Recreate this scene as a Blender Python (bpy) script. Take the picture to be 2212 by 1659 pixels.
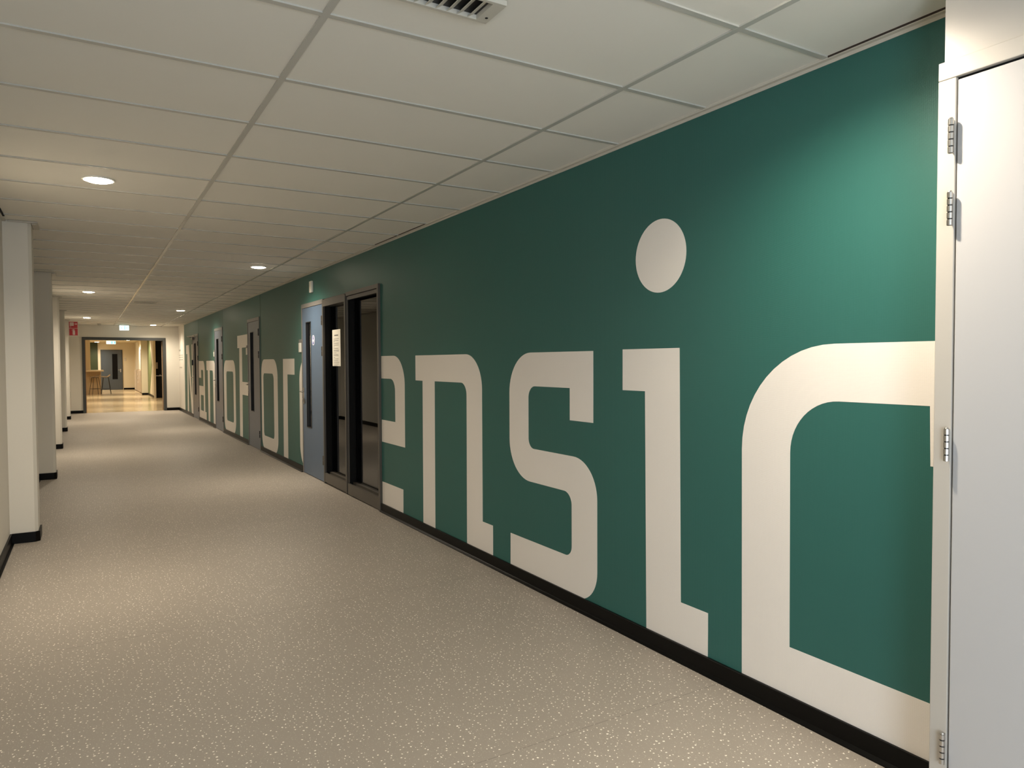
import bpy, bmesh, math, random
from mathutils import Vector, Matrix
random.seed(4)
for o in list(bpy.data.objects): bpy.data.objects.remove(o)
SC = bpy.context.scene
COL = SC.collection
R = math.radians

# ------------------------------------------------------------------ camera
CAM_H = 1.408
cam_d = bpy.data.cameras.new('camera')
cam = bpy.data.objects.new('camera', cam_d); COL.objects.link(cam)
cam_d.sensor_fit = 'HORIZONTAL'; cam_d.sensor_width = 36.0
cam_d.lens = 1537.6 / 2212 * 36.0
cam_d.clip_start = 0.02; cam_d.clip_end = 200
yaw, pitch, roll = 0.536945, -0.030741, -0.0042276
fw = Vector((math.sin(yaw)*math.cos(pitch), math.cos(yaw)*math.cos(pitch), math.sin(pitch)))
rt = Vector((math.cos(yaw), -math.sin(yaw), 0)); up = rt.cross(fw)
r2 = rt*math.cos(roll) + up*math.sin(roll); u2 = -rt*math.sin(roll) + up*math.cos(roll)
M = Matrix((r2, u2, -fw)).transposed().to_4x4(); M.translation = Vector((0, 0, CAM_H))
cam.matrix_world = M
SC.camera = cam

# ------------------------------------------------------------------ world, view
w = bpy.data.worlds.new('world'); SC.world = w; w.use_nodes = True
w.node_tree.nodes['Background'].inputs[0].default_value = (0.55, 0.62, 0.75, 1)
w.node_tree.nodes['Background'].inputs[1].default_value = 0.0
SC.view_settings.view_transform = 'Standard'; SC.view_settings.look = 'None'
SC.view_settings.gamma = 1.0; SC.view_settings.use_curve_mapping = False
SC.view_settings.exposure = 0.0

WARM = (1.0, 0.88, 0.71)
SPOT_W = 205.0; DISC_E = 55.0

def lamp(name, kind, loc, energy, color, **kw):
    d = bpy.data.lights.new(name, kind); d.energy = energy; d.color = color
    rot = kw.pop('rot', (0, 0, 0))
    for k, v in kw.items(): setattr(d, k, v)
    o = bpy.data.objects.new(name, d); COL.objects.link(o); o.location = loc; o.rotation_euler = rot
    return o
# cool daylight: a window in the left wall just behind the camera and an unseen fill lamp added at the rear end of the corridor
lamp('daylight_side', 'AREA', (-0.50, -1.15, 1.08), 112.0, (0.72, 0.85, 1.0), shape='RECTANGLE', size=1.5, size_y=1.5, rot=(R(90), 0, R(-75)))
lamp('rear_cool_fill', 'AREA', (0.6, -3.35, 1.35), 55.0, (0.76, 0.87, 1.0), shape='RECTANGLE', size=2.2, size_y=1.7, rot=(R(90), 0, 0))

# ------------------------------------------------------------------ materials
def mat(name, col, rough=0.6, metal=0.0, spec=0.5, emit=None, es=0.0):
    m = bpy.data.materials.new(name); m.use_nodes = True
    b = m.node_tree.nodes['Principled BSDF']
    b.inputs['Base Color'].default_value = (*col, 1); b.inputs['Roughness'].default_value = rough
    b.inputs['Metallic'].default_value = metal; b.inputs['Specular IOR Level'].default_value = spec
    if emit: b.inputs['Emission Color'].default_value = (*emit, 1); b.inputs['Emission Strength'].default_value = es
    return m
def N(m, t, **kw):
    n = m.node_tree.nodes.new(t)
    for k, v in kw.items(): setattr(n, k, v)
    return n
def L(m, a, b): m.node_tree.links.new(a, b)
def bsdf(m): return m.node_tree.nodes['Principled BSDF']
def vary(m, col, amt=0.06, scale=3.0, bump=0.0, bscale=300.0, bdist=0.001):
    """gentle procedural colour variation and a fine bump"""
    tc = N(m, 'ShaderNodeTexCoord')
    no = N(m, 'ShaderNodeTexNoise'); no.inputs['Scale'].default_value = scale; no.inputs['Detail'].default_value = 4
    L(m, tc.outputs['Object'], no.inputs['Vector'])
    mx = N(m, 'ShaderNodeMix', data_type='RGBA')
    mx.inputs[6].default_value = (*[c*(1-amt) for c in col], 1); mx.inputs[7].default_value = (*[min(1, c*(1+amt)) for c in col], 1)
    L(m, no.outputs['Fac'], mx.inputs[0]); L(m, mx.outputs[2], bsdf(m).inputs['Base Color'])
    if bump:
        n2 = N(m, 'ShaderNodeTexNoise'); n2.inputs['Scale'].default_value = bscale; n2.inputs['Detail'].default_value = 3
        L(m, tc.outputs['Object'], n2.inputs['Vector'])
        bp = N(m, 'ShaderNodeBump'); bp.inputs['Strength'].default_value = bump; bp.inputs['Distance'].default_value = bdist
        L(m, n2.outputs['Fac'], bp.inputs['Height']); L(m, bp.outputs['Normal'], bsdf(m).inputs['Normal'])
    return m

def wallpaper(name, col, rough, spec, strength):
    """painted glass-fibre wallpaper: small diagonal weave"""
    m = mat(name, col, rough, spec=spec)
    tc = N(m, 'ShaderNodeTexCoord'); mp = N(m, 'ShaderNodeMapping')
    L(m, tc.outputs['Object'], mp.inputs['Vector'])
    mp.inputs['Rotation'].default_value = (R(0), 0, 0)
    w1 = N(m, 'ShaderNodeTexWave', bands_direction='Z'); w1.inputs['Scale'].default_value = 85; w1.inputs['Distortion'].default_value = 1.2
    w1.inputs['Detail'].default_value = 1.0; w1.inputs['Detail Scale'].default_value = 3
    w2 = N(m, 'ShaderNodeTexWave', bands_direction='Y'); w2.inputs['Scale'].default_value = 50; w2.inputs['Distortion'].default_value = 1.5
    w2.inputs['Detail'].default_value = 1.0; w2.inputs['Detail Scale'].default_value = 3
    nz = N(m, 'ShaderNodeTexNoise'); nz.inputs['Scale'].default_value = 90; nz.inputs['Detail'].default_value = 3
    for n in (w1, w2, nz): L(m, mp.outputs['Vector'], n.inputs['Vector'])
    a = N(m, 'ShaderNodeMath', operation='MULTIPLY'); L(m, w1.outputs['Fac'], a.inputs[0]); L(m, w2.outputs['Fac'], a.inputs[1])
    b = N(m, 'ShaderNodeMath', operation='ADD'); L(m, a.outputs[0], b.inputs[0]); L(m, nz.outputs['Fac'], b.inputs[1])
    bp = N(m, 'ShaderNodeBump'); bp.inputs['Strength'].default_value = strength; bp.inputs['Distance'].default_value = 0.0012
    L(m, b.outputs[0], bp.inputs['Height']); L(m, bp.outputs['Normal'], bsdf(m).inputs['Normal'])
    n3 = N(m, 'ShaderNodeTexNoise'); n3.inputs['Scale'].default_value = 1.3; L(m, mp.outputs['Vector'], n3.inputs['Vector'])
    mx = N(m, 'ShaderNodeMix', data_type='RGBA'); mx.inputs[6].default_value = (*[c*0.95 for c in col], 1); mx.inputs[7].default_value = (*[c*1.05 for c in col], 1)
    L(m, n3.outputs['Fac'], mx.inputs[0]); L(m, mx.outputs[2], bsdf(m).inputs['Base Color'])
    return m

GREEN = (0.027, 0.117, 0.101)
M_green = wallpaper('green_wallpaper', GREEN, 0.42, 0.35, 0.20)
M_letter = wallpaper('letter_paint', (0.79, 0.745, 0.69), 0.30, 0.5, 0.30)
M_white = vary(mat('offwhite_wall', (0.75, 0.71, 0.63), 0.6), (0.75, 0.71, 0.63), 0.03, 2, 0.15, 350, 0.0006)
M_cab = vary(mat('cream_woodwork', (0.44, 0.41, 0.365), 0.38), (0.44, 0.41, 0.365), 0.02, 2, 0.06, 60, 0.002)
M_cabdoor = vary(mat('cupboard_door_paint', (0.44, 0.43, 0.425), 0.36), (0.44, 0.43, 0.425), 0.02, 1.5, 0.04, 40, 0.002)
M_tile = vary(mat('ceiling_tile', (0.79, 0.765, 0.70), 0.85, spec=0.2), (0.79, 0.765, 0.70), 0.02, 2, 0.12, 260, 0.001)
M_grid = mat('ceiling_rail', (0.52, 0.51, 0.465), 0.26, spec=0.6)
M_trim = mat('trim_paint', (0.55, 0.52, 0.45), 0.45)
M_black = mat('black_skirting', (0.0030, 0.0028, 0.0025), 0.38, spec=0.14)
M_dark = mat('dark_void', (0.004, 0.004, 0.004), 0.7, spec=0.2)
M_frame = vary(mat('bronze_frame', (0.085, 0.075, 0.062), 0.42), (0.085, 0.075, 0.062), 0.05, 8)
M_greyframe = mat('grey_door_frame', (0.19, 0.18, 0.17), 0.4)
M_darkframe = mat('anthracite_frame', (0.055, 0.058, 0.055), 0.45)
M_steel = mat('brushed_steel', (0.55, 0.53, 0.50), 0.28, metal=1.0)
M_brass = mat('worn_plate', (0.20, 0.18, 0.15), 0.4, metal=0.7)
M_whiteplastic = mat('white_plastic', (0.74, 0.72, 0.66), 0.4)
M_paper = mat('paper', (0.80, 0.76, 0.66), 0.7)
M_ink = mat('ink', (0.03, 0.03, 0.03), 0.7)
M_inkgrey = mat('grey_ink', (0.36, 0.33, 0.28), 0.7)
M_red = mat('sign_red', (0.42, 0.006, 0.012), 0.45)
M_pink = mat('sign_white', (0.62, 0.50, 0.47), 0.5)
M_blue = mat('sticker_blue', (0.06, 0.08, 0.35), 0.5)
M_stick = mat('sticker_white', (0.72, 0.72, 0.80), 0.5)
M_olive = mat('olive_panel', (0.022, 0.034, 0.005), 0.6)
M_sage = mat('sage_paint', (0.17, 0.21, 0.085), 0.5)
M_cream = vary(mat('cream_wall', (0.66, 0.58, 0.42), 0.6), (0.66, 0.58, 0.42), 0.03, 1)
M_stoolseat = mat('stool_shell', (0.66, 0.56, 0.44), 0.5)
M_blackmetal = mat('black_metal', (0.01, 0.009, 0.009), 0.4)
M_disc = mat('lamp_lens', (0.9, 0.9, 0.9), 0.5, emit=(1.0, 0.86, 0.66), es=DISC_E)
M_exitw = mat('exit_white', (0.8, 0.9, 0.9), 0.5, emit=(0.72, 1.0, 0.97), es=2.6)
M_exitg = mat('exit_green', (0.05, 0.6, 0.45), 0.5, emit=(0.12, 0.80, 0.66), es=1.5)

def wood(name, c1, c2, axis='Z', scale=6):
    m = mat(name, c1, 0.42)
    tc = N(m, 'ShaderNodeTexCoord'); mp = N(m, 'ShaderNodeMapping'); L(m, tc.outputs['Object'], mp.inputs['Vector'])
    mp.inputs['Scale'].default_value = (1, 1, 0.12) if axis == 'Z' else (0.12, 1, 1)
    n = N(m, 'ShaderNodeTexNoise'); n.inputs['Scale'].default_value = scale*3; n.inputs['Detail'].default_value = 6
    L(m, mp.outputs['Vector'], n.inputs['Vector'])
    mx = N(m, 'ShaderNodeMix', data_type='RGBA'); mx.inputs[6].default_value = (*c1, 1); mx.inputs[7].default_value = (*c2, 1)
    L(m, n.outputs['Fac'], mx.inputs[0]); L(m, mx.outputs[2], bsdf(m).inputs['Base Color'])
    return m
M_wood = wood('pale_oak', (0.52, 0.36, 0.19), (0.62, 0.46, 0.27))
M_doorwood = wood('door_edge_wood', (0.32, 0.16, 0.07), (0.42, 0.23, 0.11))

def door_paint(name, col):
    m = mat(name, col, 0.36, spec=0.55)
    return vary(m, col, 0.05, 5, 0.05, 120, 0.001)
M_bluedoor = door_paint('blue_grey_door', (0.092, 0.145, 0.225))
M_greydoor = door_paint('grey_door', (0.108, 0.125, 0.155))
M_fardoor = door_paint('slate_door', (0.055, 0.068, 0.080))

def glass(name, tint, ior, rough=0.0):
    m = bpy.data.materials.new(name); m.use_nodes = True; nt = m.node_tree
    for n in list(nt.nodes): nt.nodes.remove(n)
    out = nt.nodes.new('ShaderNodeOutputMaterial'); tr = nt.nodes.new('ShaderNodeBsdfTransparent'); gl = nt.nodes.new('ShaderNodeBsdfGlossy')
    fr = nt.nodes.new('ShaderNodeFresnel'); mx = nt.nodes.new('ShaderNodeMixShader')
    fr.inputs['IOR'].default_value = ior; tr.inputs['Color'].default_value = (*tint, 1); gl.inputs['Roughness'].default_value = rough
    gl.inputs['Color'].default_value = (1, 1, 1, 1)
    nt.links.new(fr.outputs[0], mx.inputs[0]); nt.links.new(tr.outputs[0], mx.inputs[1]); nt.links.new(gl.outputs[0], mx.inputs[2]); nt.links.new(mx.outputs[0], out.inputs[0])
    return m
M_glass = glass('window_glass', (0.55, 0.57, 0.55), 1.55)
M_glass2 = glass('anti_reflective_glass', (0.96, 0.97, 0.96), 1.10)
M_slitglass = glass('door_glass', (0.4, 0.42, 0.4), 1.35)

# speckled vinyl floor
def floor_mat():
    base = (0.34, 0.30, 0.255)
    m = mat('speckled_vinyl', base, 0.46, spec=0.30)
    tc = N(m, 'ShaderNodeTexCoord')
    def specks(scale, lo, hi, gate, seed):
        mp = N(m, 'ShaderNodeMapping'); mp.inputs['Location'].default_value = (seed, seed*2, 0)
        L(m, tc.outputs['Object'], mp.inputs['Vector'])
        nz = N(m, 'ShaderNodeTexNoise'); nz.inputs['Scale'].default_value = scale*2.2; L(m, mp.outputs['Vector'], nz.inputs['Vector'])
        ad = N(m, 'ShaderNodeMixRGB', blend_type='ADD'); ad.inputs[0].default_value = 0.45/scale
        L(m, mp.outputs['Vector'], ad.inputs[1]); L(m, nz.outputs['Color'], ad.inputs[2])
        v = N(m, 'ShaderNodeTexVoronoi', voronoi_dimensions='2D'); v.inputs['Scale'].default_value = scale
        L(m, ad.outputs[0], v.inputs['Vector'])
        sep = N(m, 'ShaderNodeSeparateColor'); L(m, v.outputs['Color'], sep.inputs[0])
        th = N(m, 'ShaderNodeMapRange'); th.inputs[3].default_value = lo; th.inputs[4].default_value = hi
        L(m, sep.outputs[0], th.inputs[0])
        lt = N(m, 'ShaderNodeMath', operation='LESS_THAN'); L(m, v.outputs['Distance'], lt.inputs[0]); L(m, th.outputs[0], lt.inputs[1])
        g = N(m, 'ShaderNodeMath', operation='GREATER_THAN'); L(m, sep.outputs[1], g.inputs[0]); g.inputs[1].default_value = gate
        mu = N(m, 'ShaderNodeMath', operation='MULTIPLY'); L(m, lt.outputs[0], mu.inputs[0]); L(m, g.outputs[0], mu.inputs[1])
        return mu
    a = specks(48, 0.05, 0.17, 0.40, 0.0); b = specks(105, 0.06, 0.20, 0.50, 3.1)
    n1 = N(m, 'ShaderNodeTexNoise'); n1.inputs['Scale'].default_value = 1.6; n1.inputs['Detail'].default_value = 5; L(m, tc.outputs['Object'], n1.inputs['Vector'])
    bc = N(m, 'ShaderNodeMix', data_type='RGBA'); bc.inputs[6].default_value = (*[c*0.93 for c in base], 1); bc.inputs[7].default_value = (*[c*1.07 for c in base], 1)
    L(m, n1.outputs['Fac'], bc.inputs[0])
    # welded seams across the corridor every 1.94 m
    sx = N(m, 'ShaderNodeSeparateXYZ'); L(m, tc.outputs['Object'], sx.inputs[0])
    s1 = N(m, 'ShaderNodeMath', operation='ADD'); s1.inputs[1].default_value = -2.178 + 19.4 + 0.97; L(m, sx.outputs['Y'], s1.inputs[0])
    s2 = N(m, 'ShaderNodeMath', operation='MODULO'); s2.inputs[1].default_value = 1.94; L(m, s1.outputs[0], s2.inputs[0])
    s3 = N(m, 'ShaderNodeMath', operation='SUBTRACT'); s3.inputs[1].default_value = 0.97; L(m, s2.outputs[0], s3.inputs[0])
    s4 = N(m, 'ShaderNodeMath', operation='ABSOLUTE'); L(m, s3.outputs[0], s4.inputs[0])
    s5 = N(m, 'ShaderNodeMath', operation='LESS_THAN'); s5.inputs[1].default_value = 0.0022; L(m, s4.outputs[0], s5.inputs[0])
    sm = N(m, 'ShaderNodeMix', data_type='RGBA'); sm.inputs[7].default_value = (*[c*0.72 for c in base], 1)
    L(m, s5.outputs[0], sm.inputs[0]); L(m, bc.outputs[2], sm.inputs[6])
    m1 = N(m, 'ShaderNodeMix', data_type='RGBA'); m1.inputs[7].default_value = (0.47, 0.42, 0.35, 1); L(m, b.outputs[0], m1.inputs[0]); L(m, sm.outputs[2], m1.inputs[6])
    m2 = N(m, 'ShaderNodeMix', data_type='RGBA'); m2.inputs[7].default_value = (0.95, 0.90, 0.80, 1); L(m, a.outputs[0], m2.inputs[0]); L(m, m1.outputs[2], m2.inputs[6])
    L(m, m2.outputs[2], bsdf(m).inputs['Base Color'])
    n2 = N(m, 'ShaderNodeTexNoise'); n2.inputs['Scale'].default_value = 180; L(m, tc.outputs['Object'], n2.inputs['Vector'])
    bp = N(m, 'ShaderNodeBump'); bp.inputs['Strength'].default_value = 0.12; bp.inputs['Distance'].default_value = 0.001
    L(m, n2.outputs['Fac'], bp.inputs['Height']); L(m, bp.outputs['Normal'], bsdf(m).inputs['Normal'])
    return m
M_floor = floor_mat()
M_polish = vary(mat('polished_cream_floor', (0.60, 0.47, 0.28), 0.16, spec=0.6), (0.60, 0.47, 0.28), 0.12, 0.8)

# ------------------------------------------------------------------ mesh helpers
class MB:
    def __init__(s): s.bm = bmesh.new()
    def box(s, x0, x1, y0, y1, z0, z1, bev=0.0):
        g = bmesh.ops.create_cube(s.bm, size=1.0)
        vs = g['verts']
        for v in vs:
            v.co = Vector(((x0+x1)/2 + v.co.x*(x1-x0), (y0+y1)/2 + v.co.y*(y1-y0), (z0+z1)/2 + v.co.z*(z1-z0)))
        if bev > 0:
            es = list({e for v in vs for e in v.link_edges})
            bmesh.ops.bevel(s.bm, geom=es, offset=bev, segments=2, affect='EDGES', profile=0.5)
        return s
    def tube(s, a, b, r, seg=16, r2=None, cap=True):
        a, b = Vector(a), Vector(b); d = b-a
        m = d.to_track_quat('Z', 'Y').to_matrix().to_4x4(); m.translation = (a+b)/2
        bmesh.ops.create_cone(s.bm, cap_ends=cap, segments=seg, radius1=r, radius2=r if r2 is None else r2, depth=d.length, matrix=m)
        return s
    def path(s, pts, r, seg=10):
        for a, b in zip(pts, pts[1:]): s.tube(a, b, r, seg)
        for p in pts[1:-1]:
            bmesh.ops.create_uvsphere(s.bm, u_segments=seg, v_segments=6, radius=r*1.01, matrix=Matrix.Translation(Vector(p)))
        return s
    def sphere(s, c, r, sc=(1, 1, 1)):
        m = Matrix.Translation(Vector(c)) @ Matrix.Diagonal((*sc, 1))
        bmesh.ops.create_uvsphere(s.bm, u_segments=20, v_segments=12, radius=r, matrix=m); return s
    def prism(s, poly, axis, a, b):
        """extrude a 2D polygon: axis X -> poly is (y,z); axis Y -> (x,z); axis Z -> (x,y)"""
        def P(p, t): return {'X': (t, p[0], p[1]), 'Y': (p[0], t, p[1]), 'Z': (p[0], p[1], t)}[axis]
        lo = [s.bm.verts.new(P(p, a)) for p in poly]; hi = [s.bm.verts.new(P(p, b)) for p in poly]
        s.bm.faces.new(lo); s.bm.faces.new(hi[::-1]); n = len(poly)
        for i in range(n): s.bm.faces.new((lo[i], hi[i], hi[(i+1) % n], lo[(i+1) % n]))
        return s
    def build(s, name, m, parent=None, smooth=False):
        bmesh.ops.recalc_face_normals(s.bm, faces=s.bm.faces[:])
        me = bpy.data.meshes.new(name); s.bm.to_mesh(me); s.bm.free()
        o = bpy.data.objects.new(name, me); COL.objects.link(o)
        me.materials.append(m)
        if smooth:
            for p in me.polygons: p.use_smooth = True
        if parent:
            o.parent = parent
            if parent.location.length > 0: # geometry is written in world coordinates
                me.transform(Matrix.Translation(-parent.location))
        return o
def B(*a, bev=0.0): return MB().box(*a, bev=bev)
def thing(name, loc, label, cat, group=None):
    o = bpy.data.objects.new(name, None); COL.objects.link(o); o.location = loc
    o.empty_display_size = 0.1
    return tag(o, label, cat, group)
def tag(o, label=None, cat=None, group=None):
    if label: o['label'] = label
    if cat: o['category'] = cat
    if group: o['group'] = group
    return o
def struct(o, label=None, cat=None):
    o['kind'] = 'structure'
    return tag(o, label, cat)

# ================================================================== SHELL
WX = 2.371          # face of the green wall
LX = -0.55          # face of the left wall
CZ = 2.518          # underside of the ceiling rails
END = 23.70
struct(B(-0.75, 2.58, -3.5, END, -0.12, 0).build('floor', M_floor), 'grey speckled vinyl corridor floor', 'floor')
ceil = struct(B(-0.75, 2.58, -3.5, END, CZ+0.006, CZ+0.10).build('ceiling', M_tile), 'suspended tile ceiling of the corridor', 'ceiling')
R1, R2 = 0.673, 1.894
g = MB()
for x in (R1, R2): g.box(x-0.012, x+0.012, -3.5, END, CZ, CZ+0.0065)
k = -9
while 2.288+0.6*k < END:
    y = 2.288+0.6*k
    if y > -3.4:
        for (a, b) in ((LX+0.02, R1-0.012), (R1+0.012, R2-0.012), (R2+0.012, WX-0.02)): g.box(a, b, y-0.012, y+0.012, CZ+0.0005, CZ+0.0065)
    k += 1
g.build('ceiling_rails', M_grid, ceil)
e = MB()
e.box(WX-0.020, WX, -3.5, 22.25, CZ-0.004, CZ+0.006); e.box(WX-0.003, WX, -3.5, 22.25, CZ-0.016, CZ-0.004)
e.box(LX, LX+0.022, -3.5, END, CZ-0.004, CZ+0.006)
e.box(LX, WX, END-0.02, END, CZ-0.003, CZ+0.006)
e.build('edge_trim', M_trim, ceil)
B(LX+0.022, LX+0.034, -3.5, 6.55, CZ-0.0035, CZ+0.006).build('shadow_gap', M_dark, ceil)

gp = MB(); gp.box(WX-0.0222, WX-0.0200, 0.5, 1.676, CZ-0.0005, CZ+0.0062); gp.box(WX-0.0222, WX-0.0200, 5.30, 6.47, CZ-0.0005, CZ+0.0062)
gp.build('trim_gap', mat('gap_brown', (0.03, 0.018, 0.012), 0.7), ceil)

# green wall with its openings
DOORS = [(8.27, 9.24), (11.87, 12.85), (15.50, 16.56), (19.23, 20.33)]
TOP = 2.152
wr = MB(); wt = WX+0.20
spans = [(1.0, 6.395), (9.24, 11.87), (12.85, 15.50), (16.56, 19.23), (20.33, 22.25)]
for a, b in spans: wr.box(WX, wt, a, b, 0, CZ+0.05)
for a, b in ((6.395, 9.24), (11.87, 12.85), (15.50, 16.56), (19.23, 20.33)): wr.box(WX, wt, a, b, TOP, CZ+0.05)
wall_r = struct(wr.build('wall_right', M_green), 'dark green corridor wall painted with huge white letters', 'wall')
sm = MB()
for y in (11.80, 19.19, 15.47): sm.box(WX-0.0012, WX+0.002, y-0.004, y+0.004, TOP if y != 11.80 else 0.08, CZ-0.016)
sm.build('panel_joint', M_dark, wall_r)
struct(B(WX, wt, 22.25, END, 0, CZ+0.05).build('wall_right', M_white), 'short off-white stretch of wall past the green wall', 'wall')
struct(B(LX-0.2, LX, -3.5, END, 0, CZ+0.05).build('wall_left', M_white), 'off-white left corridor wall', 'wall')
bw = MB(); bw.box(-0.75, 2.58, -3.6, -3.5, 0, CZ+0.1)
struct(bw.build('wall_back', M_white), 'wall behind the camera', 'wall')

# letters --------------------------------------------------------------
def rounded(pts):
    """pts: (y, z[, r]) -> outline with rounded corners"""
    out = []; n = len(pts)
    for i, p in enumerate(pts):
        r = p[2] if len(p) > 2 else 0
        c = Vector(p[:2])
        if not r: out.append(tuple(c)); continue
        a = (Vector(pts[i-1][:2])-c).normalized(); b = (Vector(pts[(i+1) % n][:2])-c).normalized()
        ang = a.angle(b); t = r/math.tan(ang/2); ctr = c+(a+b).normalized()*(r/math.sin(ang/2))
        p0, p1 = c+a*t-ctr, c+b*t-ctr
        a0 = math.atan2(p0.y, p0.x); d = math.atan2(p1.y, p1.x)-a0
        while d > math.pi: d -= 2*math.pi
        while d < -math.pi: d += 2*math.pi
        K = 14
        for q in range(K+1): out.append((ctr.x+r*math.cos(a0+d*q/K), ctr.y+r*math.sin(a0+d*q/K)))
    return out
def letter(label, loops, name='painted_letter', x=WX, m=M_letter, parent=None, th=0.0008):
    cu = bpy.data.curves.new('tmp', 'CURVE'); cu.dimensions = '2D'; cu.fill_mode = 'BOTH'; cu.extrude = th/2
    for lp in loops:
        sp = cu.splines.new('POLY'); sp.points.add(len(lp)-1); sp.use_cyclic_u = True
        for q, (yy, zz) in enumerate(lp): sp.points[q].co = (yy, zz, 0, 1)
    t = bpy.data.objects.new('tmp', cu); COL.objects.link(t)
    dg = bpy.context.evaluated_depsgraph_get(); dg.update()
    me = bpy.data.meshes.new_from_object(t.evaluated_get(dg)); bpy.data.objects.remove(t); bpy.data.curves.remove(cu)
    me.transform(Matrix(((0, 0, -1, x-th/2), (1, 0, 0, 0), (0, 1, 0, 0), (0, 0, 0, 1))))
    me.name = name; me.materials.clear(); me.materials.append(m)
    o = bpy.data.objects.new(name, me); COL.objects.link(o); o.parent = parent or wall_r
    o['label'] = label
    return o
def circ(cy, cz, r, n=64): return [(cy+r*math.cos(2*math.pi*q/n), cz+r*math.sin(2*math.pi*q/n)) for q in range(n)]
b0 = 0.066
letter('tall white capital letter N at the far end', [
    [(21.82, 1.912), (21.19, 1.912), (20.62, 0.42), (20.62, b0), (20.79, b0), (21.37, 1.42), (21.40, b0), (21.69, b0), (21.57, 1.67), (21.82, 1.67)],
    [(20.56, 1.912), (20.33, 1.912), (20.33, b0), (20.62, b0), (20.62, 0.30)]])
letter('white letter a of the word', [
    rounded([(19.22, 1.467), (18.20, 1.467, .26), (18.20, .262), (18.0, .262), (18.0, b0), (19.22, b0), (19.22, .86), (18.455, .86), (18.455, 1.25, .09), (18.83, 1.25), (18.83, 1.055), (19.22, 1.055)]),
    rounded([(18.95, .64, .06), (18.95, .262, .04), (18.45, .262), (18.45, .64)])])
letter('first white letter n, its right leg ends at the third door', [
    rounded([(17.90, 1.467), (16.562, 1.467, .25), (16.562, b0), (16.905, b0), (16.905, 1.25, .09), (17.385, 1.25), (17.43, b0), (17.69, b0), (17.70, 1.25), (17.90, 1.25)])])
letter('first white letter o', [rounded([(15.44, 1.467, .27), (14.12, 1.467, .27), (14.12, b0, .26), (15.44, b0, .26)]),
    rounded([(15.14, 1.25, .09), (14.345, 1.25, .09), (14.345, .272, .08), (15.14, .272, .08)])])
letter('tall white capital letter F', [[(13.868, 1.910), (12.852, 1.910), (12.852, 1.685), (13.42, 1.685), (13.425, 1.076), (12.852, 1.076), (12.852, .845), (13.43, .845), (13.45, b0), (13.72, b0), (13.68, 1.685), (13.868, 1.685)]])
letter('second white letter o', [rounded([(11.79, 1.467, .22), (10.665, 1.467, .27), (10.665, b0, .22), (11.79, b0, .20)]),
    rounded([(11.645, 1.25, .08), (10.918, 1.25, .10), (10.918, .272, .07), (11.645, .272, .07)])])
letter('white letter r', [[(10.315, 1.467), (9.668, 1.467), (9.668, 1.251), (10.062, 1.251), (10.075, b0), (10.335, b0)]])
le = rounded([(8.9, 1.467), (9.415, 1.467, .30), (9.415, b0, .28), (8.9, b0)])
def clip(poly, ymin):
    out = []; n = len(poly)
    for i in range(n):
        p, q = poly[i], poly[(i+1) % n]
        if p[0] >= ymin: out.append(p)
        if (p[0] >= ymin) != (q[0] >= ymin):
            t = (ymin-p[0])/(q[0]-p[0]); out.append((ymin, p[1]+t*(q[1]-p[1])))
    return out
letter('white letter e interrupted by the first door and the glass', [clip(le, 9.243),
    rounded([(6.385, 1.47), (5.812, 1.47, .26), (5.815, .664), (6.385, .664), (6.385, .872), (6.040, .872), (6.040, 1.26, .11), (6.385, 1.26)]),
    [(6.385, .287), (5.865, .287), (5.868, b0), (6.385, b0)]])
letter('second white letter n, right of the glass', [rounded([(5.571, 1.467), (4.394, 1.467, .25), (4.394, .285), (4.246, .285), (4.246, b0), (4.637, b0), (4.631, 1.258, .09), (5.187, 1.258), (5.193, b0), (5.431, b0), (5.425, 1.257), (5.571, 1.258)])])
letter('white letter s', [rounded([(3.114, 1.467), (4.015, 1.467, .26), (4.016, .658, .25), (3.318, .658, .075), (3.318, .285, .062), (4.008, .285), (4.010, b0), (3.080, b0, .185), (3.080, .868, .22), (3.782, .868, .062), (3.782, 1.258, .075), (3.335, 1.258), (3.335, 1.073), (3.114, 1.073)])])
letter('white letter i with a large round dot', [[(2.865, 1.471), (2.454, 1.471), (2.441, .277), (2.270, .277), (2.270, b0), (2.680, b0), (2.693, 1.261), (2.865, 1.261)], circ(2.588, 1.915, .1755)])
letter('large white letter c, cut off by the cupboard', [rounded([(1.136, 1.471), (2.085, 1.471, .43), (2.076, b0), (1.136, b0), (1.136, .273), (1.838, .273), (1.843, 1.258, .21), (1.302, 1.258), (1.298, 1.060), (1.136, 1.060)])])

# skirting
def skirting(a, b):
    m_ = MB(); m_.prism([(WX-0.013, 0.0), (WX-0.013, 0.076), (WX-0.011, 0.079), (WX, 0.079), (WX, 0.0)], 'Y', a, b)
    m_.prism([(WX-0.030, 0.0), (WX-0.029, 0.004), (WX-0.018, 0.010), (WX-0.013, 0.014), (WX-0.013, 0.0)], 'Y', a, b)
    return struct(m_.build('baseboard_right', M_black), 'black skirting along the green wall', 'skirting')
for a, b in ((1.136, 6.39), (9.245, 11.865), (12.855, 15.495), (16.565, 19.225), (20.335, END)): skirting(a, b)
m_ = MB(); m_.box(LX, LX+0.013, -3.5, END, 0, 0.078); m_.box(LX, LX+0.028, -3.5, END, 0, 0.006)
struct(m_.build('baseboard_left', M_black), 'black skirting along the left wall', 'skirting')

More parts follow.
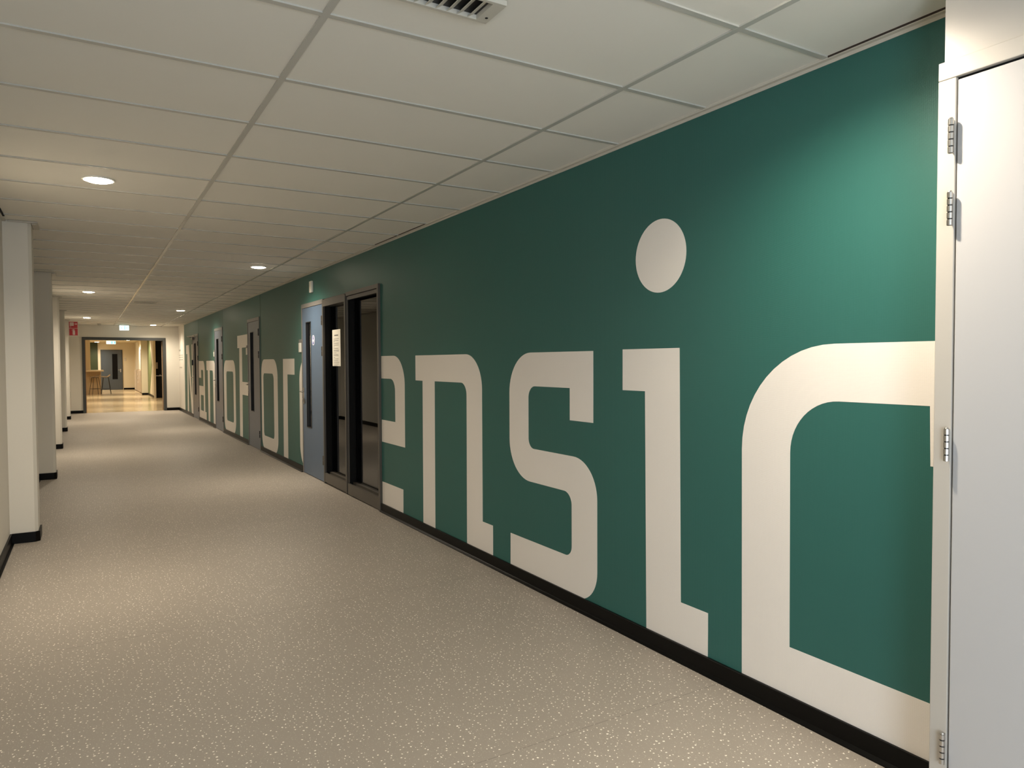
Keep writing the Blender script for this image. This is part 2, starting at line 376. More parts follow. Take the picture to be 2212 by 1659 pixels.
# end wall with opening
OY0, OY1 = END, END+0.22
OX0, OX1, OT = -0.13, 2.005, 2.165
m_ = MB(); m_.box(-0.75, OX0, OY0, OY1, 0, CZ+0.1); m_.box(OX1, 2.58, OY0, OY1, 0, CZ+0.1); m_.box(OX0, OX1, OY0, OY1, OT, CZ+0.1)
struct(m_.build('wall_end', M_white), 'off-white wall at the end of the corridor around the opening', 'wall')
m_ = MB(); m_.box(LX, OX0, END-0.013, END, 0, 0.08); m_.box(OX1, WX, END-0.013, END, 0, 0.08)
struct(m_.build('baseboard_end', M_black), 'black skirting on the end wall', 'skirting')
m_ = MB(); m_.box(OX0-0.01, OX0+0.065, OY0-0.02, OY1+0.02, 0, OT+0.01); m_.box(OX1-0.065, OX1+0.01, OY0-0.02, OY1+0.02, 0, OT+0.01)
m_.box(OX0+0.065, OX1-0.065, OY0-0.02, OY1+0.02, OT-0.07, OT+0.01)
d1 = struct(m_.build('door_1', M_darkframe), 'wide dark grey door frame around the open passage at the corridor end', 'door frame')
B(OX0+0.065, OX0+0.078, OY0+0.05, OY1, 0, OT-0.07).build('rebate', M_doorwood, d1)
lf = MB().prism([(1.925, OY1+0.03), (1.972, OY1+0.026), (2.062, OY1+0.92), (2.015, OY1+0.925)], 'Z', 0.01, OT-0.09).build('door_leaf', M_doorwood, d1); lf['label'] = 'open wooden door leaf seen edge on'
MB().prism([(1.920, OY1+0.030), (1.9255, OY1+0.030), (2.0155, OY1+0.925), (2.010, OY1+0.925)], 'Z', 0.01, OT-0.09).build('leaf_facing', M_cream, lf)
MB().path([(1.921, OY1+0.86, 1.05), (1.93, OY1+0.86, 1.05), (1.93, OY1+0.74, 1.05)], 0.010).build('handle', M_steel, lf)
for z in (1.92, 1.62, 1.50, 0.25): B(OX1-0.062, OX1-0.030, OY1+0.018, OY1+0.031, z-0.045, z+0.045, bev=0.002).build('hinge', M_blackmetal, d1)

# ================================================================== DOORS in the green wall
def make_door(n, a, b, paint, slit, label, sticker=False, closer=False):
    """a = near (hinge) side, b = far (handle) side"""
    f = MB(); p = 0.030; d0 = WX-0.012; d1_ = WX+0.09
    f.box(d0, d1_, a, a+p, 0, TOP); f.box(d0, d1_, b-p, b, 0, TOP); f.box(d0, d1_, a+p, b-p, TOP-0.052, TOP)
    fr = struct(f.build('door_%d' % n, M_greyframe), label, 'door')
    la, lb = a+p+0.004, b-p-0.004; x0, x1 = WX-0.006, WX+0.036; zt = TOP-0.056
    sa, sb, s0, s1 = slit
    l = MB(); l.box(x0, x1, la, sa, 0.008, zt); l.box(x0, x1, sb, lb, 0.008, zt); l.box(x0, x1, sa, sb, 0.008, s0); l.box(x0, x1, sa, sb, s1, zt)
    leaf = l.build('door_leaf', paint, fr)
    bd = MB(); t = 0.009
    for q in ((sa, sa+t, s0, s1), (sb-t, sb, s0, s1), (sa+t, sb-t, s0, s0+t), (sa+t, sb-t, s1-t, s1)): bd.box(x0-0.004, x1, q[0], q[1], q[2], q[3])
    bd.build('glazing_bead', M_blackmetal, leaf)
    gx = x0+0.022 if n == 2 else x1-0.006
    B(gx, gx+0.005, sa+t, sb-t, s0+t, s1-t).build('vision_glass', M_glass if n == 2 else M_slitglass, leaf)
    # handle: long plate, lever, cylinder
    hy = lb-0.045; hz = 1.045
    h = MB(); h.box(x0-0.008, x0, hy-0.018, hy+0.018, hz-0.155, hz+0.05, bev=0.003)
    h.path([(x0-0.008, hy, hz), (x0-0.050, hy, hz), (x0-0.052, hy-0.115, hz-0.002)], 0.0085)
    h.tube((x0-0.018, hy, hz-0.095), (x0-0.008, hy, hz-0.095), 0.010)
    h.build('handle', M_steel, leaf, True)
    for z in (1.905, 1.545, 0.262):
        k_ = MB(); k_.tube((x0-0.010, a+p+0.002, z-0.055), (x0-0.010, a+p+0.002, z-0.002), 0.009); k_.tube((x0-0.010, a+p+0.002, z+0.002), (x0-0.010, a+p+0.002, z+0.055), 0.009)
        k_.box(x0-0.003, x0, a+p-0.012, a+p+0.020, z-0.050, z+0.050)
        k_.build('hinge', M_brass if n == 2 else M_blackmetal, fr)
    B(WX+0.085, WX+0.0855, a, b, 0, TOP).build('back_panel', M_dark, fr)
    if closer:
        c = MB(); c.box(x0-0.050, x0-0.001, b-0.34, b-0.06, zt-0.075, zt-0.015, bev=0.006); c.build('door_closer', M_greyframe, fr)
        c = MB(); c.path([(x0-0.055, b-0.12, zt-0.01), (x0-0.16, b-0.30, zt+0.002), (x0-0.02, b-0.50, zt+0.02)], 0.010); c.build('closer_arm', M_steel, fr)
        B(x0-0.03, x0, b-0.06, b-0.035, 1.36, 1.50, bev=0.004).build('lock_case', M_blackmetal, fr)
    return fr
dd = make_door(2, *DOORS[0], M_bluedoor, (8.805, 9.035, 0.60, 1.92), 'blue-grey door beside the tall dark glazing')
make_door(3, *DOORS[1], M_greydoor, (12.36, 12.62, 0.60, 1.93), 'grey door right of the capital F')
make_door(4, *DOORS[2], M_greydoor, (16.03, 16.30, 0.60, 1.93), 'grey door between the letters n and o')
make_door(5, *DOORS[3], M_greydoor, (19.70, 19.98, 0.60, 1.93), 'farthest grey door, right of the capital N, with a door closer', closer=True)
# sticker on the nearest door
st = thing('sticker', (WX-0.0065, 8.70, 1.685), 'round blue and white sticker on the blue-grey door beside the slit window', 'sticker')
m_ = MB(); m_.tube((WX-0.0075, 8.70, 1.685), (WX-0.0065, 8.70, 1.685), 0.062, 40); m_.build('disc', M_stick, st)
m_ = MB()
for (cz) in (1.705, 1.655): m_.tube((WX-0.0082, 8.70, cz), (WX-0.0076, 8.70, cz), 0.016, 20)
bm_ = m_.bm
for q in range(40):
    a0 = 2*math.pi*q/40; a1 = 2*math.pi*(q+1)/40
    P_ = [(8.70+rr*math.cos(t), 1.685+rr*math.sin(t)) for t, rr in ((a0, .050), (a1, .050), (a1, .043), (a0, .043))]
    m_.prism(P_, 'X', WX-0.0082, WX-0.0076)
m_.build('printed_mark', M_blue, st)

# ================================================================== GLAZING
GX = 2.438
f = MB(); y0, ym, y1 = 6.398, 7.390, 8.268; fx0, fx1 = WX-0.022, WX+0.002
f.box(fx0, fx1, y0, y0+0.038, 0, TOP); f.box(fx0, fx1, ym+0.012, ym+0.046, 0.012, TOP-0.02); f.box(fx0+0.002, fx1, y1-0.035, y1, 0, TOP-0.012)
f.box(fx0+0.002, fx1, y0+0.038, ym-0.012, TOP-0.040, TOP); f.box(fx0+0.002, fx1, ym+0.046, y1-0.035, TOP-0.092, TOP-0.012)
f.box(fx0+0.004, fx1, y0+0.038, ym-0.016, 0.012, 0.125); f.box(fx0+0.004, fx1, ym+0.046, y1-0.035, 0.022, 0.125)
f.box(fx0+0.012, fx1, y0+0.038, ym-0.020, TOP-0.082, TOP-0.048); f.box(fx0+0.010, fx1, ym-0.022, ym-0.012, 0.125, TOP-0.082)
win = struct(f.build('window_1', M_frame), 'tall full-height dark glazing in two bays beside the blue-grey door', 'window')
m_ = MB(); m_.box(fx0+0.014, wt-0.01, ym-0.013, ym+0.012, 0.0, TOP); m_.build('mullion', M_blackmetal, win)
m_ = MB()
for a in (y1-0.036, ym-0.023):   # deep dark jambs on the far side of each bay
    m_.box(fx1, GX-0.012, a-0.002, a+0.004, 0.10, TOP-0.05); m_.box(GX-0.012, GX, a-0.010, a+0.004, 0.10, TOP-0.05)
m_.build('jamb', M_dark, win)
m_ = MB(); m_.box(fx1, wt, y0+0.03, ym-0.012, 0.0, 0.110); m_.box(fx1, wt, ym+0.012, y1-0.03, 0.0, 0.110)
m_.box(GX-0.03, wt, y0+0.03, ym-0.012, 0.110, 0.135); m_.box(GX-0.03, wt, ym+0.012, y1-0.03, 0.110, 0.135); m_.build('sill', M_frame, win)
m_ = MB(); m_.box(fx1, wt, y0+0.03, ym-0.012, TOP-0.06, TOP); m_.box(fx1, wt, ym+0.012, y1-0.03, TOP-0.09, TOP); m_.box(fx1, wt, y0, y0+0.03, 0, TOP); m_.build('head_lining', M_darkframe, win)
B(GX, GX+0.006, y0+0.03, ym-0.013, 0.12, TOP-0.06).build('pane', M_glass, win)
B(GX, GX+0.006, ym+0.012, y1-0.03, 0.12, TOP-0.09).build('pane', M_glass, win)
# dim room behind the glass
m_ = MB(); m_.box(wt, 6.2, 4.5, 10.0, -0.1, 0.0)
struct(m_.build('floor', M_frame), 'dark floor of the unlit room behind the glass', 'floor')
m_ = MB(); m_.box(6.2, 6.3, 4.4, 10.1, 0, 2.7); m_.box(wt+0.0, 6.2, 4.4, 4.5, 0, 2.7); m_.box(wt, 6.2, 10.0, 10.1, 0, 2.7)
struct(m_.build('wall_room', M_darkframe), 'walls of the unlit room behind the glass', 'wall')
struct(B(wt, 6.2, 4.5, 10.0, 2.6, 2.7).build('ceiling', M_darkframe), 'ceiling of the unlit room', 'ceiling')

# notice
nt_ = thing('paper_notice', (GX, 8.0, 1.58), 'white printed paper notice on the glass of the bay next to the blue-grey door', 'notice')
px = GX-0.0015
B(px, px+0.0010, 7.850, 8.155, 1.371, 1.787).build('sheet', M_paper, nt_)
m_ = MB(); rnd = random.Random(3)
def bar(c, w_, h_, z): m_.box(px-0.0004, px, c-w_/2, c+w_/2, z-h_/2, z+h_/2)
bar(8.005, 0.145, 0.012, 1.722)
z = 1.694
for ln in (.19, .18, .03, .19, .19, .03, .18, .19, .19, .10, .17, .18, .05, .17, .16, .20, .18, .14):
    z -= rnd.choice((0.013, 0.019, 0.019))
    c0 = 8.105-ln/2; q = c0+ln/2
    while q > 8.105-ln:
        wl = rnd.uniform(.012, .034); e_ = max(q-wl, 8.105-ln); m_.box(px-0.0004, px, e_, q, z-0.0026, z+0.0026); q = e_-0.005
m_.build('text_lines', mat('print_ink', (0.13, 0.12, 0.11), 0.7), nt_)

# small plates beside doors
def plate(y, z0, z1, wd, label, holder=True):
    t = thing('door_sign', (WX, y, z0), label, 'sign', 'door number holders beside the doors')
    B(WX-0.014, WX, y-wd/2, y+wd/2, z0, z1-0.045, bev=0.003).build('card', M_whiteplastic, t)
    B(WX-0.010, WX, y-wd/2, y+wd/2, z1-0.046, z1, bev=0.002).build('holder', M_greyframe, t)
plate(9.335, 1.548, 1.712, 0.095, 'small white sign holder on the wall left of the blue-grey door')
plate(12.935, 1.555, 1.715, 0.095, 'small white sign holder beside the door next to the capital F')
plate(16.66, 1.555, 1.700, 0.10, 'small white sign holder beside the door after the first letter n')
t = thing('motion_sensor', (WX, 8.735, 2.26), 'small cream box high on the green wall above the blue-grey door', 'sensor')
B(WX-0.028, WX, 8.69, 8.785, 2.265, 2.405, bev=0.006).build('housing', M_whiteplastic, t)
B(WX-0.031, WX-0.027, 8.705, 8.77, 2.30, 2.345, bev=0.001).build('lens', M_paper, t)
# faint grey lettering on the white stretch of wall
t = thing('wall_text', (WX, 23.1, 1.5), 'faint grey lines of small text on the white wall past the capital N', 'text')
rnd = random.Random(9)
for z, a, b, h_ in ((1.80, 23.2, 23.6, .05), (1.655, 22.65, 23.66, .022), (1.59, 22.65, 23.66, .022), (1.52, 22.65, 23.66, .022), (1.29, 22.9, 23.55, .04)):
    m_ = MB(); q = a
    while q < b:
        wl = rnd.uniform(.05, .14); m_.box(WX-0.001, WX, q, min(q+wl, b), z-h_/2, z+h_/2); q += wl+.03
    m_.build('text_line', M_inkgrey, t)

# ================================================================== PILLARS on the left
pil = [(6.765, -0.365, 'nearest white pillar on the left wall'), (10.32, -0.365, 'second white pillar from the camera on the left wall'), (13.95, -0.395, 'third white pillar on the left wall, brightly lit'),
       (17.50, -0.405, 'fourth white pillar on the left wall'), (21.25, -0.410, 'farthest white pillar on the left wall, beside the red sign')]
for y, x, lab in pil:
    t = thing('pillar', (LX, y, 0), lab, 'pillar', 'pillars along the left wall')
    ch = 0.022; yb = y+0.25
    MB().prism([(LX, y), (x-ch, y), (x, y+ch), (x, yb), (LX, yb)], 'Z', 0.0, CZ+0.004).build('shaft', M_white, t)
    k = 0.012
    MB().prism([(LX+0.013, y-k), (x-ch+k*.4, y-k), (x+k, y+ch-k*.4), (x+k, yb+k), (LX+0.013, yb+k)], 'Z', 0.0, 0.080).build('skirting', M_black, t)
    m_ = MB(); m_.box(LX+0.036, x+0.045, y-0.032, y-0.014, CZ-0.006, CZ+0.004); m_.box(x+0.022, x+0.045, y-0.014, yb+0.03, CZ-0.006, CZ+0.004)
    m_.box(x+0.004, x+0.040, y+0.02, yb+0.03, CZ-0.010, CZ-0.0005); m_.build('ceiling_collar', M_trim, t)
# framed board between first and second pillar
t = thing('wall_board', (LX, 8.4, 1.3), 'thin dark-edged board on the left wall between the first two pillars', 'board')
m_ = MB(); m_.box(LX, LX+0.043, 7.50, 7.53, 1.31, 2.24); m_.box(LX, LX+0.043, 9.37, 9.40, 1.31, 2.24); m_.box(LX, LX+0.043, 7.53, 9.37, 1.31, 1.34); m_.box(LX, LX+0.043, 7.53, 9.37, 2.21, 2.24); m_.build('frame', M_blackmetal, t)
B(LX+0.005, LX+0.030, 7.53, 9.37, 1.34, 2.21).build('panel', M_white, t)
# small object glimpsed behind the last pillar
t = thing('wall_box', (LX, 22.5, 0.2), 'narrow dark and brown box low on the wall behind the last pillar', 'box')
B(LX, -0.425, 22.35, 22.55, 0.50, 0.66, bev=0.004).build('lid', M_blackmetal, t)
B(LX, -0.425, 22.35, 22.55, 0.20, 0.50, bev=0.004).build('case', M_doorwood, t)

# ================================================================== SIGNS
SY = 21.30
t = thing('fire_sign', (-0.40, SY, 2.13), 'red flag sign with fire hose and extinguisher symbols sticking out from the last pillar', 'sign')
MB().box(-0.410, -0.200, SY-0.006, SY, 2.125, 2.490).build('backing', M_pink, t)
a, b = -0.392, -0.210
MB().box(a, b, SY-0.0075, SY-0.006, 2.318, 2.478).build('hose_field', M_red, t)
MB().box(a, b, SY-0.0075, SY-0.006, 2.135, 2.308).build('extinguisher_field', M_red, t)
m_ = MB(); yy0, yy1 = SY-0.0085, SY-0.0075
m_.box(a+.015, a+.100, yy0, yy1, 2.375, 2.465); m_.box(a+.028, a+.036, yy0, yy1, 2.330, 2.375)     # reel with hanging hose
m_.prism([(a+.100, 2.428), (a+.130, 2.428), (a+.148, 2.445), (a+.168, 2.432), (a+.168, 2.416), (a+.148, 2.405), (a+.130, 2.419), (a+.100, 2.419)], 'Y', yy0, yy1)
m_.build('hose_symbol', M_pink, t)
m_ = MB(); cx_ = a+.098
m_.prism([(cx_-.026, 2.148), (cx_+.026, 2.148), (cx_+.026, 2.250), (cx_+.018, 2.266), (cx_-.018, 2.266), (cx_-.026, 2.250)], 'Y', yy0, yy1)
m_.box(cx_-.008, cx_+.008, yy0, yy1, 2.266, 2.282); m_.prism([(cx_-.045, 2.262), (cx_-.020, 2.290), (cx_+.020, 2.294), (cx_+.020, 2.286), (cx_-.014, 2.280), (cx_-.037, 2.256)], 'Y', yy0, yy1)
m_.build('extinguisher_symbol', M_pink, t)

def exit_sign(x, y, zt, lab, w_=0.235, h_=0.135):
    t = thing('exit_sign', (x, y, zt), lab, 'exit sign')
    B(x-w_/2-0.03, x+w_/2+0.03, y-0.01, y+0.05, zt-0.022, zt, bev=0.004).build('bracket', M_trim, t)
    B(x-w_/2, x+w_/2, y-0.006, y+0.012, zt-0.022-h_, zt-0.022, bev=0.003).build('panel', M_exitw, t)
    z0 = zt-0.022-h_
    B(x+0.005, x+w_/2-0.008, y-0.0075, y-0.006, z0+0.010, z0+h_-0.010).build('green_field', M_exitg, t)
    m_ = MB(); c = x+w_/4; q0, q1 = y-0.009, y-0.0075
    m_.prism([(c-.034, z0+.016), (c+.034, z0+.016), (c+.034, z0+h_-.016), (c-.034, z0+h_-.016)], 'Y', q0+0.001, q1)
    m_.build('doorway_symbol', M_exitw, t)
    m_ = MB(); m_.prism([(c-.010, z0+.085), (c+.006, z0+.092), (c+.012, z0+.060), (c-.002, z0+.055)], 'Y', q0, q1+0.0002)
    m_.prism([(c-.002, z0+.060), (c+.012, z0+.060), (c+.020, z0+.040), (c+.030, z0+.026), (c+.022, z0+.022), (c+.010, z0+.040)], 'Y', q0, q1+0.0002)
    m_.prism([(c-.002, z0+.058), (c+.006, z0+.054), (c-.010, z0+.040), (c-.028, z0+.028), (c-.032, z0+.034), (c-.014, z0+.046)], 'Y', q0, q1+0.0002)
    m_.tube((c+.004, q0, z0+.103), (c+.004, q1, z0+.103), 0.009, 12)
    m_.build('running_figure', M_exitg, t); m_ = MB()
    m_.prism([(x-.095, z0+.068), (x-.070, z0+.090), (x-.070, z0+.076), (x-.030, z0+.076), (x-.030, z0+.060), (x-.070, z0+.060), (x-.070, z0+.046)], 'Y', q0, q1+0.0002)
    m_.build('arrow', M_exitg, t)
exit_sign(0.905, END-0.60, CZ, 'backlit green and white exit sign hanging in front of the end wall')

# ================================================================== CEILING LIGHTS
def downlight(x, y, z=CZ, r=0.082, lab='', grp='round ceiling lights of the corridor', power=SPOT_W, e=1.0):
    t = thing('ceiling_light', (x, y, z), lab, 'ceiling light', grp)
    m_ = MB(); n = 40
    for q in range(n):
        a0, a1 = 2*math.pi*q/n, 2*math.pi*(q+1)/n
        P_ = [(x+rr*math.cos(u), y+rr*math.sin(u)) for u, rr in ((a0, r+.006), (a1, r+.006), (a1, r-.003), (a0, r-.003))]
        m_.prism(P_, 'Z', z-0.004, z+0.0055)
    m_.build('rim', M_whiteplastic, t)
    m_ = MB(); m_.tube((x, y, z-0.003), (x, y, z+0.004), r-.003, 40); m_.tube((x, y, z-0.011), (x, y, z-0.003), r*.72, 40, r2=r-.004)
    m_.build('lens', M_disc, t)
    s = lamp('light_source', 'SPOT', (0, 0, -0.016), power, WARM, spot_size=R(156), spot_blend=1.0, shadow_soft_size=0.03)
    s.parent = t
    return t
LT = [(1.745, 1.40, 'round ceiling light nearest the camera, at the top edge above the letter c'), (0.075, 5.0, 'large bright round ceiling light on the left, nearest in view'),
      (1.715, 8.60, 'round ceiling light over the floor by the blue-grey door'), (0.03, 12.79, 'left-row round ceiling light near the third pillar'),
      (1.69, 16.40, 'right-row round ceiling light near the third door'), (0.0, 19.95, 'left-row round ceiling light near the last pillar'), (1.635, 22.9, 'round ceiling light closest to the end wall'),
      (0.30, -2.6, 'round ceiling light behind the camera')]
for x, y, lab in LT: downlight(x, y, lab=lab, power=SPOT_W*{1.4: 0.88, 5.0: 0.88, -2.6: 0.40}.get(y, 1.0))

# smoke detector and air grilles
t = thing('smoke_detector', (0.29, 22.9, CZ), 'small grey round detector on the ceiling near the end wall', 'detector')
m_ = MB(); m_.tube((.29, 22.9, CZ-0.012), (.29, 22.9, CZ+0.004), 0.052, 24); m_.build('base', M_trim, t)
m_ = MB(); m_.tube((.29, 22.9, CZ-0.040), (.29, 22.9, CZ-0.012), 0.030, 24, r2=0.046); m_.build('head', M_grid, t)
def grille(x0, x1, y0, y1, lab, n):
    t = thing('air_grille', ((x0+x1)/2, (y0+y1)/2, CZ), lab, 'air vent', 'ceiling air grilles')
    fr_, en = 0.014, 0.042; z0, z1 = CZ-0.012, CZ+0.004
    m_ = MB(); m_.box(x0, x1, y0, y0+fr_, z0, z1, bev=0.001); m_.box(x0, x1, y1-fr_, y1, z0, z1, bev=0.001); m_.box(x0, x0+en, y0+fr_, y1-fr_, z0, z1); m_.box(x1-en, x1, y0+fr_, y1-fr_, z0, z1)
    m_.build('frame', M_trim, t)
    B(x0+en, x1-en, y0+fr_, y1-fr_, CZ+0.003, CZ+0.0055).build('duct', M_blackmetal, t)
    for q in range(n):
        xc = x0+en+(x1-x0-2*en)*(q+0.5)/n
        m_ = MB(); m_.prism([(xc-.014, z0+.001), (xc-.011, z0+.001), (xc+.010, CZ+.0025), (xc+.007, CZ+.0025)], 'Y', y0+fr_, y1-fr_); m_.build('slat', M_trim, t)
    for xs in (x1-.018, x0+.018): MB().tube((xs, (y0+y1)/2+.03, z0-.0012), (xs, (y0+y1)/2+.03, z0+.001), .005, 14).build('screw', M_blackmetal, t)
grille(0.46, 1.132, 1.922, 2.060, 'white slatted ceiling air grille at the top edge of the view', 16)
grille(0.74, 1.10, 14.45, 14.60, 'slim ceiling air grille far down the corridor', 9)

# ================================================================== CUPBOARD at the right
CX = 2.10; CY = 1.143
struct(B(CX+0.014, WX, -3.5, CY-0.010, 0, CZ+0.05, bev=0.0).build('wall_near', M_cab), 'cream boxed-in wall that projects in front of the green wall', 'wall')
FT = 2.252; DT = 2.197
f = MB(); f.box(CX, CX+0.04, 1.094, CY, 0, DT+0.003, bev=0.0025); f.box(CX, CX+0.04, -0.65, CY, DT+0.004, FT, bev=0.0025); f.box(CX, CX+0.04, -0.65, -0.60, 0, DT+0.003, bev=0.0025)
cf = struct(f.build('door_6', M_cab), 'cream cupboard door frame at the right edge of the view', 'cupboard door')
DY = 1.0895
lf = B(CX+0.0005, CX+0.030, 0.25, DY, 0.06, DT-0.006, bev=0.003).build('door_leaf', M_cabdoor, cf)
B(CX+0.012, CX+0.0145, 0.2, CY-0.02, 0.0, DT+0.003).build('reveal', M_dark, cf)
lf2 = B(CX+0.0005, CX+0.030, -0.59, 0.245, 0.06, DT-0.006, bev=0.003).build('door_leaf', M_cabdoor, cf)
for zt, zb in ((2.083, 1.986), (1.880, 1.785), (1.215, 1.121), (0.338, 0.248)):
    n = 5; h_ = (zt-zb)/n; root = None
    m_ = MB(); yc = 1.0985; xc = CX-0.015
    for q in range(n):
        z0 = zb+q*h_
        m_.tube((xc, yc, z0+0.0018), (xc, yc, z0+h_-0.0018), 0.0073, 24)
    m_.tube((xc, yc, zt-0.001), (xc, yc, zt+0.003), 0.0064, 24, r2=0.004)
    m_.box(xc, CX+0.001, yc-0.0015, yc+0.0015, zb+0.002, zt-0.002)
    h = m_.build('hinge', M_steel, cf)
    m_ = MB(); m_.tube((xc, yc, zb+0.001), (xc, yc, zt-0.001), 0.0056, 16); m_.build('pin', M_blackmetal, h)

# ================================================================== FAR ROOM beyond the opening
FZ = 2.55; FY = 44.25; F0 = OY1
struct(B(-2.2, 4.2, END, FY+0.2, -0.12, 0.001).build('floor', M_polish), 'polished cream floor of the far lobby', 'floor')
struct(B(-2.2, 4.2, F0, FY+0.2, FZ, FZ+0.1).build('ceiling', M_cream), 'ceiling of the far lobby', 'ceiling')
fw_ = struct(B(-2.2, 4.2, FY, FY+0.2, 0, FZ).build('wall_far', M_cream), 'cream far wall of the lobby', 'wall')
struct(B(-2.3, -2.2, F0, FY, 0, FZ).build('wall_lobby_left', M_cream), 'left wall of the far lobby', 'wall')
struct(B(4.1, 4.2, F0, FY, 0, FZ).build('wall_lobby_right', M_cream), 'right wall of the far lobby', 'wall')
struct(B(1.66, 2.2, FY-0.015, FY, 0, 0.09).build('baseboard_far', M_black), 'black skirting of the far wall', 'skirting')
m_ = MB(); m_.box(2.215, 2.60, 36.2, FY, 0, FZ); m_.box(2.06, 2.60, 36.0, 36.2, 0, FZ); m_.box(2.31, 2.60, 32.6, 36.0, 0, FZ); m_.box(2.30, 2.37, 32.35, 32.6, 0, FZ); m_.box(2.37, 3.3, 32.5, 32.6, 2.48, FZ); m_.box(3.2, 4.1, 32.5, 32.6, 0, FZ)
ws = struct(m_.build('wall_side', M_cream), 'stepped cream wall on the right of the lobby', 'wall')
m_ = MB(); m_.box(2.06, 2.31, 35.985, 36.0, 0, 0.09); m_.box(2.295, 2.31, 32.6, 36.0, 0, 0.09); struct(m_.build('baseboard_side', M_black), 'black skirting of the stepped lobby wall', 'skirting')
MB().prism([(36.0, 0.09), (34.9, 0.09), (33.4, 1.35), (34.7, FZ), (36.0, FZ)], 'X', 2.307, 2.310).build('painted_wedge', M_sage, ws)
B(2.37, 3.2, 32.52, 32.56, 0, 2.48).build('dark_opening', M_dark, ws)
t = thing('glass_door_sign', (2.42, 32.5, 1.2), 'small grey sheet on the black glazing in the lobby', 'sign'); B(2.385, 2.455, 32.505, 32.519, 1.20, 1.46).build('sheet', M_inkgrey, t)
B(2.38, 3.2, 32.50, 32.52, 0.895, 0.925).build('push_bar', M_steel, ws)
# bright board and cabinet in the niche
t = thing('wall_panel', (2.2, 40.0, 1.1), 'bright white tapered panel on the right lobby wall above the low cabinet', 'panel')
MB().prism([(42.6, 1.12), (38.9, 1.12), (38.9, 2.10), (40.3, 2.30), (41.0, 2.52), (42.6, 2.52)], 'X', 2.195, 2.214).build('board', mat('bright_board', (0.85, 0.82, 0.72), 0.5), t)
t = thing('cabinet', (2.1, 41, 0), 'low beige cabinet against the right lobby wall', 'cabinet')
B(2.155, 2.214, 37.6, 43.6, 0.03, 1.08).build('body', M_stoolseat, t)
for q in (39.6, 41.6): B(2.148, 2.156, q-0.004, q+0.004, 0.05, 1.06).build('door_gap', M_frame, t)
for q in (0.85, 0.65, 0.45): B(2.140, 2.156, 40.5, 40.7, q, q+0.05).build('knob', M_whiteplastic, t)
# far door
m_ = MB(); m_.box(0.585, 0.615, FY-0.03, FY, 0, 2.17); m_.box(1.595, 1.625, FY-0.03, FY, 0, 2.17); m_.box(0.615, 1.595, FY-0.03, FY, 2.14, 2.17)
fd = struct(m_.build('door_7', M_darkframe), 'slate grey door with a slit window in the far wall', 'door')
m_ = MB(); m_.box(0.618, 1.13, FY-0.035, FY-0.001, 0.01, 2.138); m_.box(1.385, 1.592, FY-0.035, FY-0.001, 0.01, 2.138); m_.box(1.13, 1.385, FY-0.035, FY-0.001, 0.01, 0.57); m_.box(1.13, 1.385, FY-0.035, FY-0.001, 1.94, 2.138)
lf = m_.build('door_leaf', M_fardoor, fd)
B(1.13, 1.385, FY-0.012, FY-0.002, 0.57, 1.94).build('vision_glass', M_black, lf)
m_ = MB(); m_.box(1.50, 1.545, FY-0.045, FY-0.035, 0.95, 1.13, bev=0.002); m_.path([(1.52, FY-0.045, 1.07), (1.52, FY-0.09, 1.07), (1.40, FY-0.09, 1.07)], 0.012); m_.build('handle', M_steel, lf)
t = thing('light_switch', (1.76, FY, 1.6), 'small beige switch plate right of the far slate door', 'switch'); B(1.70, 1.80, FY-0.014, FY, 1.56, 1.72, bev=0.003).build('plate', M_trim, t); B(1.715, 1.785, FY-0.020, FY-0.013, 1.59, 1.66, bev=0.002).build('rocker', M_stoolseat, t)
# olive panel, pale timber screen, counter
struct(B(-0.6, 0.46, FY-0.05, FY-0.001, 0, FZ).build('trim_1', M_olive), 'olive green panel on the far wall left of the slate door', 'panel')
struct(B(-1.2, 0.10, 38.75, 38.95, 0, FZ).build('trim_2', wood('pale_maple', (0.72, 0.60, 0.42), (0.80, 0.70, 0.52))), 'pale timber screen above the counter', 'screen')
t = thing('counter', (0, 38.4, 0), 'bar-height pale oak counter in the far lobby', 'counter')
B(-1.2, 0.505, 38.30, 39.5, 0, 1.055).build('front_panel', M_wood, t)
B(-1.25, 0.62, 37.70, 39.6, 1.056, 1.115, bev=0.004).build('worktop', wood('worktop_oak', (0.66, 0.50, 0.30), (0.74, 0.60, 0.40), 'X'), t)
exit_sign(1.0, 40.45, FZ, 'second exit sign, in the lobby behind the passage', 0.40, 0.14)

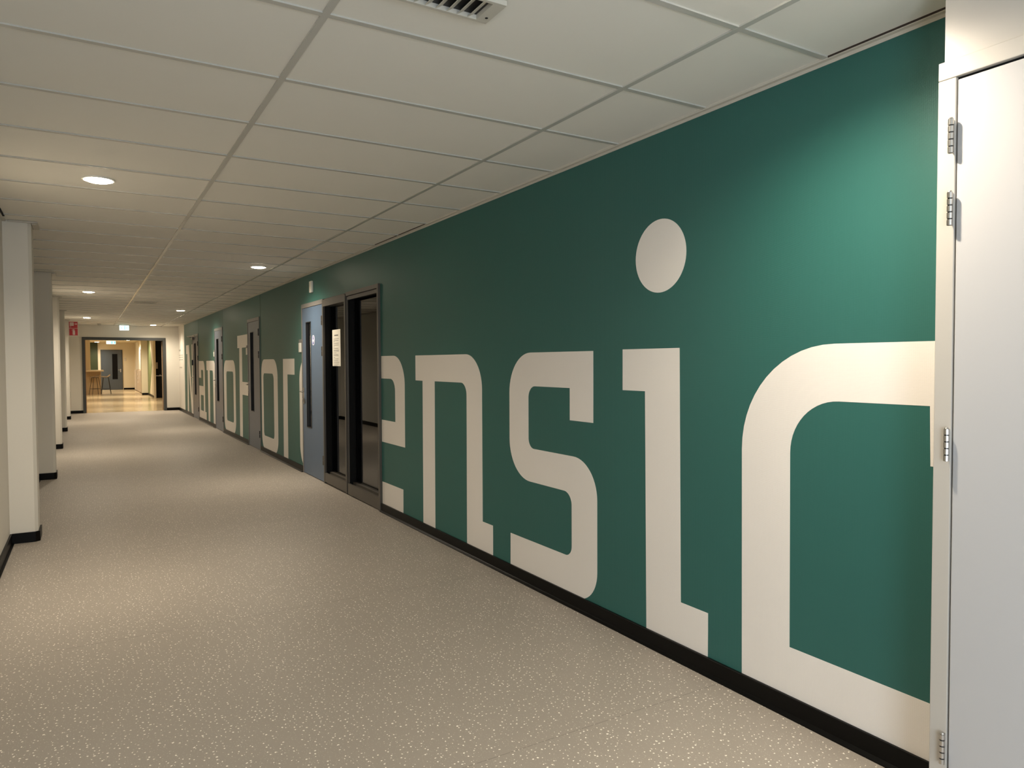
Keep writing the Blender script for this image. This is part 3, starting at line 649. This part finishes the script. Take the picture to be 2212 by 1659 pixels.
def stool(x, y, rz, lab):
    t = thing('bar_stool', (x, y, 0), lab, 'stool', 'bar stools at the counter')
    # shell seat: a dished surface turning up into a low back
    bm = bmesh.new(); NU, NV = 16, 12; grid = []
    for i in range(NU+1):
        u = i/NU*2-1; row = []
        for j in range(NV+1):
            v = j/NV*2-1
            xx = u*0.215*math.sqrt(max(0, 1-0.22*v*v)); yy = v*0.19*math.sqrt(max(0, 1-0.22*u*u))
            zz = 0.775+0.055*(u*u)*0.9+0.02*v*v+(0.10*max(0, (v-0.15))**1.3 if v > 0.15 else 0)
            row.append(bm.verts.new((xx, yy, zz)))
        grid.append(row)
    for i in range(NU):
        for j in range(NV): bm.faces.new((grid[i][j], grid[i+1][j], grid[i+1][j+1], grid[i][j+1]))
    r_ = bmesh.ops.solidify(bm, geom=bm.faces[:], thickness=0.022)
    for v in bm.verts: v.co = Matrix.Rotation(rz, 3, 'Z') @ v.co + Vector((x, y, 0))
    s = MB(); s.bm.free(); s.bm = bm; s.build('seat', M_stoolseat, t, True)
    def W(px_, py_, pz): q = Matrix.Rotation(rz, 3, 'Z') @ Vector((px_, py_, pz)); return (q.x+x, q.y+y, q.z)
    for sx in (-1, 1):
        for sy in (-1, 1): MB().tube(W(.10*sx, .10*sy, .785), W(.20*sx, .20*sy, 0.002), .010, 10).build('leg', M_blackmetal, t)
    m_ = MB(); c4 = [W(.170*a, .170*b, .26) for a, b in ((-1, -1), (1, -1), (1, 1), (-1, 1))]
    m_.path(c4+[c4[0]], .008, 8); m_.build('footrest', M_blackmetal, t)
    m_ = MB(); c4 = [W(.105*a, .105*b, .775) for a, b in ((-1, -1), (1, -1), (1, 1), (-1, 1))]
    m_.path(c4+[c4[0]], .009, 8); m_.build('seat_frame', M_blackmetal, t)
stool(0.27, 37.95, R(-70), 'left bar stool with a pale shell seat and thin black legs')
stool(0.70, 37.98, R(-95), 'right bar stool, partly behind the left one, with a pale shell seat')
for x, y in ((0.42, 43.2), (1.69, 39.4), (0.3, 34.5), (1.7, 34.5), (0.3, 29.5), (1.7, 28.5), (0.9, 25.3), (-0.9, 41.5)):
    lab = {43.2: 'small bright ceiling light near the far wall of the lobby', 39.4: 'ceiling light in the lobby, right of its exit sign'}.get(y, 'round ceiling light of the lobby hidden above the passage')
    downlight(x, y, FZ, 0.10, lab, 'round ceiling lights of the far lobby', power=SPOT_W*1.5)
